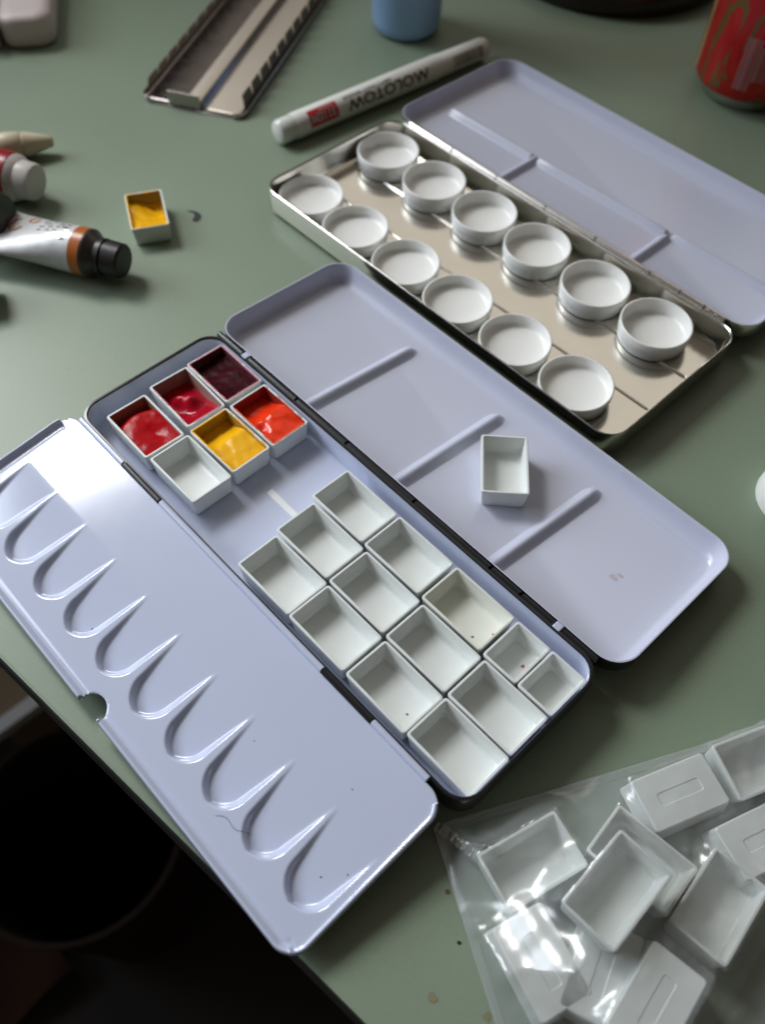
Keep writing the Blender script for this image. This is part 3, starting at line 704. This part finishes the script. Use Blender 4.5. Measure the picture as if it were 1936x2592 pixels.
V, F, _ = lathe_along([(14.0, 8.4), (14.4, 8.9), (17, 9.0), (17.3, 8.2), (18.2, 8.2), (18.6, 8.8), (26, 8.5), (27, 7.6), (27.2, 5)], (0, 0, 11.6), TA, 28); link('cap', V, F, 'capb', tb, None, 30)
# small marks printed on the tube: an orange swirl and grey text lines
ta, ts, tu = frame(TA)
if ts.x < 0: ts = -ts
def tube_pt(t, th, lift=.1):
    fs, fu = tubeprof(t); r = 11.7
    return tuple(Vector((0, 0, 11.8)) + ta * t + ts * ((r * fs + lift) * math.sin(th)) + tu * ((r * fu + lift) * math.cos(th)))
def tube_strip(name, pts, w, material):
    V, F = [], []
    for k, (t, th) in enumerate(pts):
        V += [tube_pt(t - w, th), tube_pt(t + w, th + .03)]
        if k: a = 2 * k; F.append((a - 2, a - 1, a + 1, a))
    return link(name, V, F, material, tb, None, 0)
tube_strip('printed_swirl', [(-32 + 4 * math.cos(a), -.25 + .36 * math.sin(a)) for a in np.linspace(.4, 4.6, 22)], .9, 'tubeo')
tube_strip('printed_swirl', [(-24 + 2.6 * math.cos(a), -.55 + .22 * math.sin(a)) for a in np.linspace(0, 6.0, 18)], .8, 'tubeo')
for q in range(7):
    th = -.75 + .2 * q; rs = random.Random(q)
    for p in range(4): 
        t = -17 + 4.6 * p + rs.uniform(-1, 1); tube_strip('printed_line', [(t + d, th) for d in np.linspace(0, rs.uniform(3, 6.5), 6)], .05, 'ink_grey') if False else None
        V, F = [], []
        n = 6; ln = rs.uniform(2, 3.8)
        for d in np.linspace(0, ln, n): V += [tube_pt(t + d, th), tube_pt(t + d, th + .055)]
        for k in range(n - 1): F.append((2 * k, 2 * k + 1, 2 * k + 3, 2 * k + 2))
        link('printed_line', V, F, 'alu', tb, None, 0)

rt = empty('paint_tube', (-265.5, 60.0, 0), 0, 'red paint tube with a wide white cap at the left edge of the photo', 'paint tube', 'paint tubes at the left of the table')
RA = Vector((.88, .47, 0)).normalized()
V, F, _ = lathe_along([(-60, 12), (-30, 12.6), (-2, 12.8), (0, 12.5)], (0, 0, 12.9), RA, 36); link('tube_body', V, F, 'tubered', rt, None, 50)
V, F, _ = lathe_along([(-.2, 12.3), (2.0, 11.6), (4.0, 10.0)], (0, 0, 12.9), RA, 36); link('shoulder', V, F, 'capw', rt, None, 50)
V, F, _ = lathe_along([(3.5, 9.4), (4.0, 9.9), (11, 9.5), (12.2, 8.9), (12.6, 7.8)], (0, 0, 12.9), RA, 36); link('cap', V, F, 'capw', rt, None, 40)

ct = empty('paint_tube', (-302.5, 72.5, 0), 0, 'cream coloured tube nozzle with a tapered cap lying behind the red tube', 'paint tube', 'paint tubes at the left of the table')
CA = Vector((.50, .86, 0)).normalized()
V, F, _ = lathe_along([(-2, 6.8), (0, 7.2), (9, 7.0), (11, 5.2)], (0, 0, 7.4), CA, 30); link('tube_body', V, F, 'cream', ct, None, 50)
V, F, _ = lathe_along([(10.5, 6.2), (11, 6.6), (17, 5.2), (25.5, 3.0), (26.3, 2.2)], (0, 0, 7.4), CA, 30); link('cap', V, F, 'cream', ct, None, 40)

bt = empty('paint_tube', (-246, 28, 0), 0, 'black capped tube end lying across the white tube at the left edge', 'paint tube', 'paint tubes at the left of the table')
V, F, _ = lathe_along([(-70, 9.0), (-8, 11.0), (0, 11.2)], (0, 0, 16), (.72, .68, .10), 30); link('tube_body', V, F, 'tubed', bt, None, 50)
V, F, _ = lathe_along([(-.5, 10.4), (0, 11.6), (15, 10.8), (16.4, 9.6), (16.8, 7)], (0, 0, 16), (.72, .68, .10), 30); link('cap', V, F, 'capb', bt, None, 40)
dt = empty('paint_tube', (-217, -8, 0), 0, 'dark red tube end peeping in at the left edge below the white tube', 'paint tube', 'paint tubes at the left of the table')
V, F, _ = lathe_along([(-60, 10), (0, 11), (12, 11), (14, 9)], (0, 0, 11.2), (.5, .86, 0), 30); link('tube_body', V, F, 'tubered', dt, None, 50)
V, F, _ = lathe_along([(13.5, 9.4), (22, 9.0), (23, 8)], (0, 0, 11.2), (.5, .86, 0), 30); link('cap', V, F, 'capb', dt, None, 40)

# pale plastic clip at the top left corner
cl = empty('plastic_clip', (-428, 163, 0), math.radians(-33), 'pinkish white plastic clip with a dark slot in the top left corner', 'clip')
V, F, _ = loft([rrect(74, 30, 9, .2), rrect(77, 33, 10, 2.5), rrect(77, 33, 10, 15), rrect(74, 30, 9, 18), rrect(60, 18, 5, 18.4)]); link('clip_body', V, F, 'pinkish', cl, None, 60)
V, F, _ = loft([rrect(26, 7, 3.4, 18.0, -2, 3), rrect(26, 7, 3.4, 18.55, -2, 3)]); link('slot', V, F, 'capb', cl, None, 60)
V, F, _ = loft([rrect(60, 10, 4, .2, 8, -24), rrect(62, 12, 5, 2, 8, -24), rrect(62, 12, 5, 20, 8, -24), rrect(58, 9, 4, 22, 8, -24)]); link('clip_arm', V, F, 'pinkish', cl, None, 60)

# ------------------------------------------------------------------ clear bag of spare pans
bag_grp = 'white pans inside the clear bag'
BP = []   # (u, v, top height, yaw, L, W) for draping the film
def bpan(u, v, zb, yaw, label, flip=False, tilt=(0, 0)):
    pan(u, v, zb, yaw, label, bag_grp, flip=flip, tilt=tilt); BP.append((u, v, zb + 10.5, yaw))
bpan(146.8, 2.0, .3, 75, 'open white pan in the bag nearest the black tin')
bpan(170.2, 27.6, .3, 5, 'white pan in the bag mostly hidden under an open pan')
bpan(169.8, 11.6, 11.2, 92, 'open white pan lying on top of the others in the bag', tilt=(0, -2))
bpan(167.4, -17.6, .3, -16, 'upturned white pan under the brightest glare of the bag film', flip=True)
bpan(165.9, 54.0, .3, 68, 'upturned white pan in the bag closest to the open mixing lid', flip=True)
bpan(177.5, 84.0, 1.2, 67, 'open white pan at the right edge of the bag, behind the upturned ones', tilt=(6, 0))
bpan(193.5, 62.5, .3, 70, 'upturned white pan in the bag cut by the right edge of the photo', flip=True)
bpan(195.0, 33.3, 1.6, 95, 'open white pan in the bag leaning beside the topmost pan', tilt=(0, 4))
bpan(197.0, -2.0, 4.5, 98, 'upturned white pan with long grooves at the bottom edge of the photo', flip=True, tilt=(0, -3))
bpan(181.5, -6.5, .3, -70, 'upturned white pan in the bag lying in shade under the topmost pan', flip=True)

def build_bag():
    A = np.array([.45, .893]); B = np.array([.893, -.45]); O = np.array([116.5, -11.5])
    la, lb = 150.0, 118.0
    na, nb = 190, 150
    ga, gb = np.meshgrid(np.linspace(0, la, na), np.linspace(0, lb, nb))
    # the edge bulges slightly where the pans push it
    U = O[0] + A[0] * ga + B[0] * gb; Vv = O[1] + A[1] * ga + B[1] * gb
    H0 = np.full(U.shape, .35)
    for (u, v, t, y) in BP:
        c, s_ = math.cos(math.radians(y)), math.sin(math.radians(y))
        x = (U - u) * c + (Vv - v) * s_; w = -(U - u) * s_ + (Vv - v) * c
        ins_ = (np.abs(x) < 15.6) & (np.abs(w) < 10.4)
        H0 = np.where(ins_, np.maximum(H0, t + 1.0), H0)
    c, s_ = math.cos(math.radians(-16)), math.sin(math.radians(-16))
    x = (U - 167.4) * c + (Vv + 17.6) * s_; w = -(U - 167.4) * s_ + (Vv + 17.6) * c
    xb = 3.5 + 4.0 * np.sin(w * .22 + .6)
    puff = 12.6 + .427 * (x + 17.5) + .23 * w + .55 * np.sin(w * .42 + .9) + .22 * np.sin(x * .55 + w * .15) 
    H0 = np.where((x > -17.5) & (x < xb) & (w > -12.5) & (w < 10), np.maximum(H0, puff), H0)
    H = H0.copy()
    for it in range(160):
        avg = (np.roll(H, 1, 0) + np.roll(H, -1, 0) + np.roll(H, 1, 1) + np.roll(H, -1, 1)) / 4
        H = np.maximum(H0, avg - .02)
        H[0, :] = .4; H[-1, :] = .4; H[:, 0] = .4; H[:, -1] = .4
    rnd = np.random.RandomState(3); wr = np.zeros_like(H)
    for f, amp in ((.06, 1.3), (.11, .9), (.22, .4), (.4, .12)):
        for _ in range(4):
            a = rnd.uniform(0, 6.28); p = rnd.uniform(0, 6.28)
            ph = f * (U * math.cos(a) + Vv * math.sin(a)) + p + 1.4 * np.sin(.05 * (U * math.sin(a) - Vv * math.cos(a)) + p)
            wr += amp * (1 - np.abs(np.sin(ph))) ** 2 * .6
    edge = np.minimum.reduce([ga, gb, la - ga, lb - gb])
    calm = sstep(np.clip((np.hypot((x + 7) / 15.0, w / 13.0) - .75) / .5, 0, 1)); H = H + wr * sstep(edge / 8.0) * calm + .1
    # a tight puckered fold running from the corner
    d = np.abs((U - 118) * .30 + (Vv + 13) * -.95 + 1.2); along = (U - 118) * .95 + (Vv + 13) * .30
    H += np.where((along > 0) & (along < 21), 2.6 * np.exp(-(d / 1.1) ** 2) * (1 + .35 * np.sin(along * 2.4)), 0)
    bag = empty('clear_plastic_bag', (116.5, -11.5, 0), 0, 'clear crinkled plastic bag full of spare white pans in the bottom right corner', 'plastic bag')
    off = Vector((-116.5, 11.5, 0)) * S
    o = grid('film_top', U, Vv, H, 'film', bag, smooth=180); o.location = off
    def strip(name, p, q, w, material, zfun, n=40):
        V, F = [], []; p, q = Vector(p), Vector(q); d = (q - p).normalized(); sd = Vector((-d.y, d.x, 0))
        for i in range(n + 1):
            c_ = p + (q - p) * (i / n); za, zb = zfun(i / n)
            V += [tuple(c_ + Vector((0, 0, za))), tuple(c_ + sd * w + Vector((0, 0, zb)))]
            if i: F.append((2 * i - 2, 2 * i - 1, 2 * i + 1, 2 * i))
        oo = link(name, V, F, material, bag, None, 180); oo.location = off; return oo
    c0_ = (116.5, -11.5, 0); ca = tuple(np.append(O + A * la, 0)); cb = tuple(np.append(O + B * lb, 0))
    strip('seam', c0_, ca, -2.6, 'seam', lambda t: (.75, .45 + .15 * math.sin(t * 90)))
    strip('seam', c0_, cb, 2.6, 'seam', lambda t: (.75 + .4 * math.sin(t * 70) ** 2, .45))
    rs = random.Random(12); zz = [(rs.uniform(1.0, 5.0), rs.uniform(.8, 4.6)) for _ in range(41)]
    strip('crumpled_fold', (117.6, -12.6, 0), (137.0, -9.4, 0), 3.4, 'fold', lambda t: tuple(h_ * math.sin(math.pi * min(1, t + .06)) ** .5 + .9 for h_ in zz[int(t * 40)]))
    o2 = grid('film_bottom', U[::6, ::6], Vv[::6, ::6], np.full(U[::6, ::6].shape, .12), 'film', bag, smooth=180); o2.location = off
build_bag()

# ------------------------------------------------------------------ small marks and crumbs
def blot(name, pts, z, material, label, cat, group=None):
    o = link(name, [(x, y, z) for x, y in pts], [tuple(range(len(pts)))], material, None, None, 0); return tag(o, label, cat, group)
def disc(u, v, r, seed, n=11, el=1.0, ang=0.0):
    rs = random.Random(seed); out = []
    for i in range(n):
        a = 2 * math.pi * i / n; q = r * rs.uniform(.7, 1.15); x, y = q * math.cos(a), q * el * math.sin(a)
        out.append((u + x * math.cos(ang) - y * math.sin(ang), v + x * math.sin(ang) + y * math.cos(ang)))
    return out
# comma shaped smear of dark paint
cpts = [(-199.8, 119.2), (-197.5, 121.2), (-195.0, 122.6), (-192.6, 123.0), (-190.2, 122.2), (-188.4, 120.4), (-187.8, 118.2), (-188.9, 116.6), (-190.8, 116.6), (-192.0, 118.0), (-193.0, 119.9), (-195.4, 120.5), (-197.8, 119.6)]
blot('paint_smear', cpts, .12, 'smear', 'comma shaped smear of dark paint on the table right of the yellow pan', 'paint smear')
for i, (u, v, r, m_, lab) in enumerate(((134.1, -22.3, .9, 'speck_b', 'brown speck on the table left of the bag, nearest the palette'), (146.9, -30.3, .7, 'smear', 'tiny dark speck on the table left of the bag'),
        (151.7, -46.9, 1.5, 'speck_o', 'faint ochre speck near the table edge at the bottom'), (166.4, -38.6, 1.4, 'speck_o', 'faint ochre speck beside the bag corner at the bottom'))):
    blot('paint_speck', disc(u, v, r, i), .12, m_, lab, 'speck', 'specks on the table')
# specks inside three pans
zf_ = z0 + 1.62
for i, (u, v, r, m_, lab) in enumerate(((79.0, 46.8, .45, 'speck_b', 'brown speck on the floor of the yellowed pan, nearer the middle row'), (83.6, 53.2, .5, 'speck_r', 'pink speck on the floor of the yellowed pan, nearer the hinge'),
        (99.6, 51.8, .75, 'speck_r', 'red speck on the floor of the short half pan'), (84.0, 8.0, .45, 'speck_b', 'brown speck on the floor of the third pan along the palette'))):
    blot('paint_speck', disc(u, v, r, i + 20), zf_, m_, lab, 'speck', 'specks inside pans')
# a hair on the palette
def curve_tube(name, pts, r, material):
    V, F = [], []; n = 5
    for k, p in enumerate(pts):
        t = (Vector(pts[min(k + 1, len(pts) - 1)]) - Vector(pts[max(k - 1, 0)])).normalized(); a, s_, u_ = frame(t)
        for i in range(n): V.append(tuple(Vector(p) + (s_ * math.cos(6.283 * i / n) + u_ * math.sin(6.283 * i / n)) * r))
        if k:
            for i in range(n): F.append(((k - 1) * n + i, (k - 1) * n + (i + 1) % n, k * n + (i + 1) % n, k * n + i))
    return link(name, V, F, material)
def pal_world(u, v):   # point on the tilted palette sheet
    a = math.atan2(8.0, 68.0); lv = (v + 5.3) / math.cos(a); h = float(pal_height(np.array([[u]]), np.array([[lv]]))[0, 0])
    return (u, v, ZT + .9 + lv * math.sin(a) + h + .25)
o = curve_tube('hair', [pal_world(67.0 + 12 * q, -62.5 + 4.5 * q + 1.0 * math.sin(q * 7)) for q in np.linspace(0, 1, 14)], .055, 'hair')
tag(o, 'fine dark hair lying on the fold-out palette between two wells', 'hair')
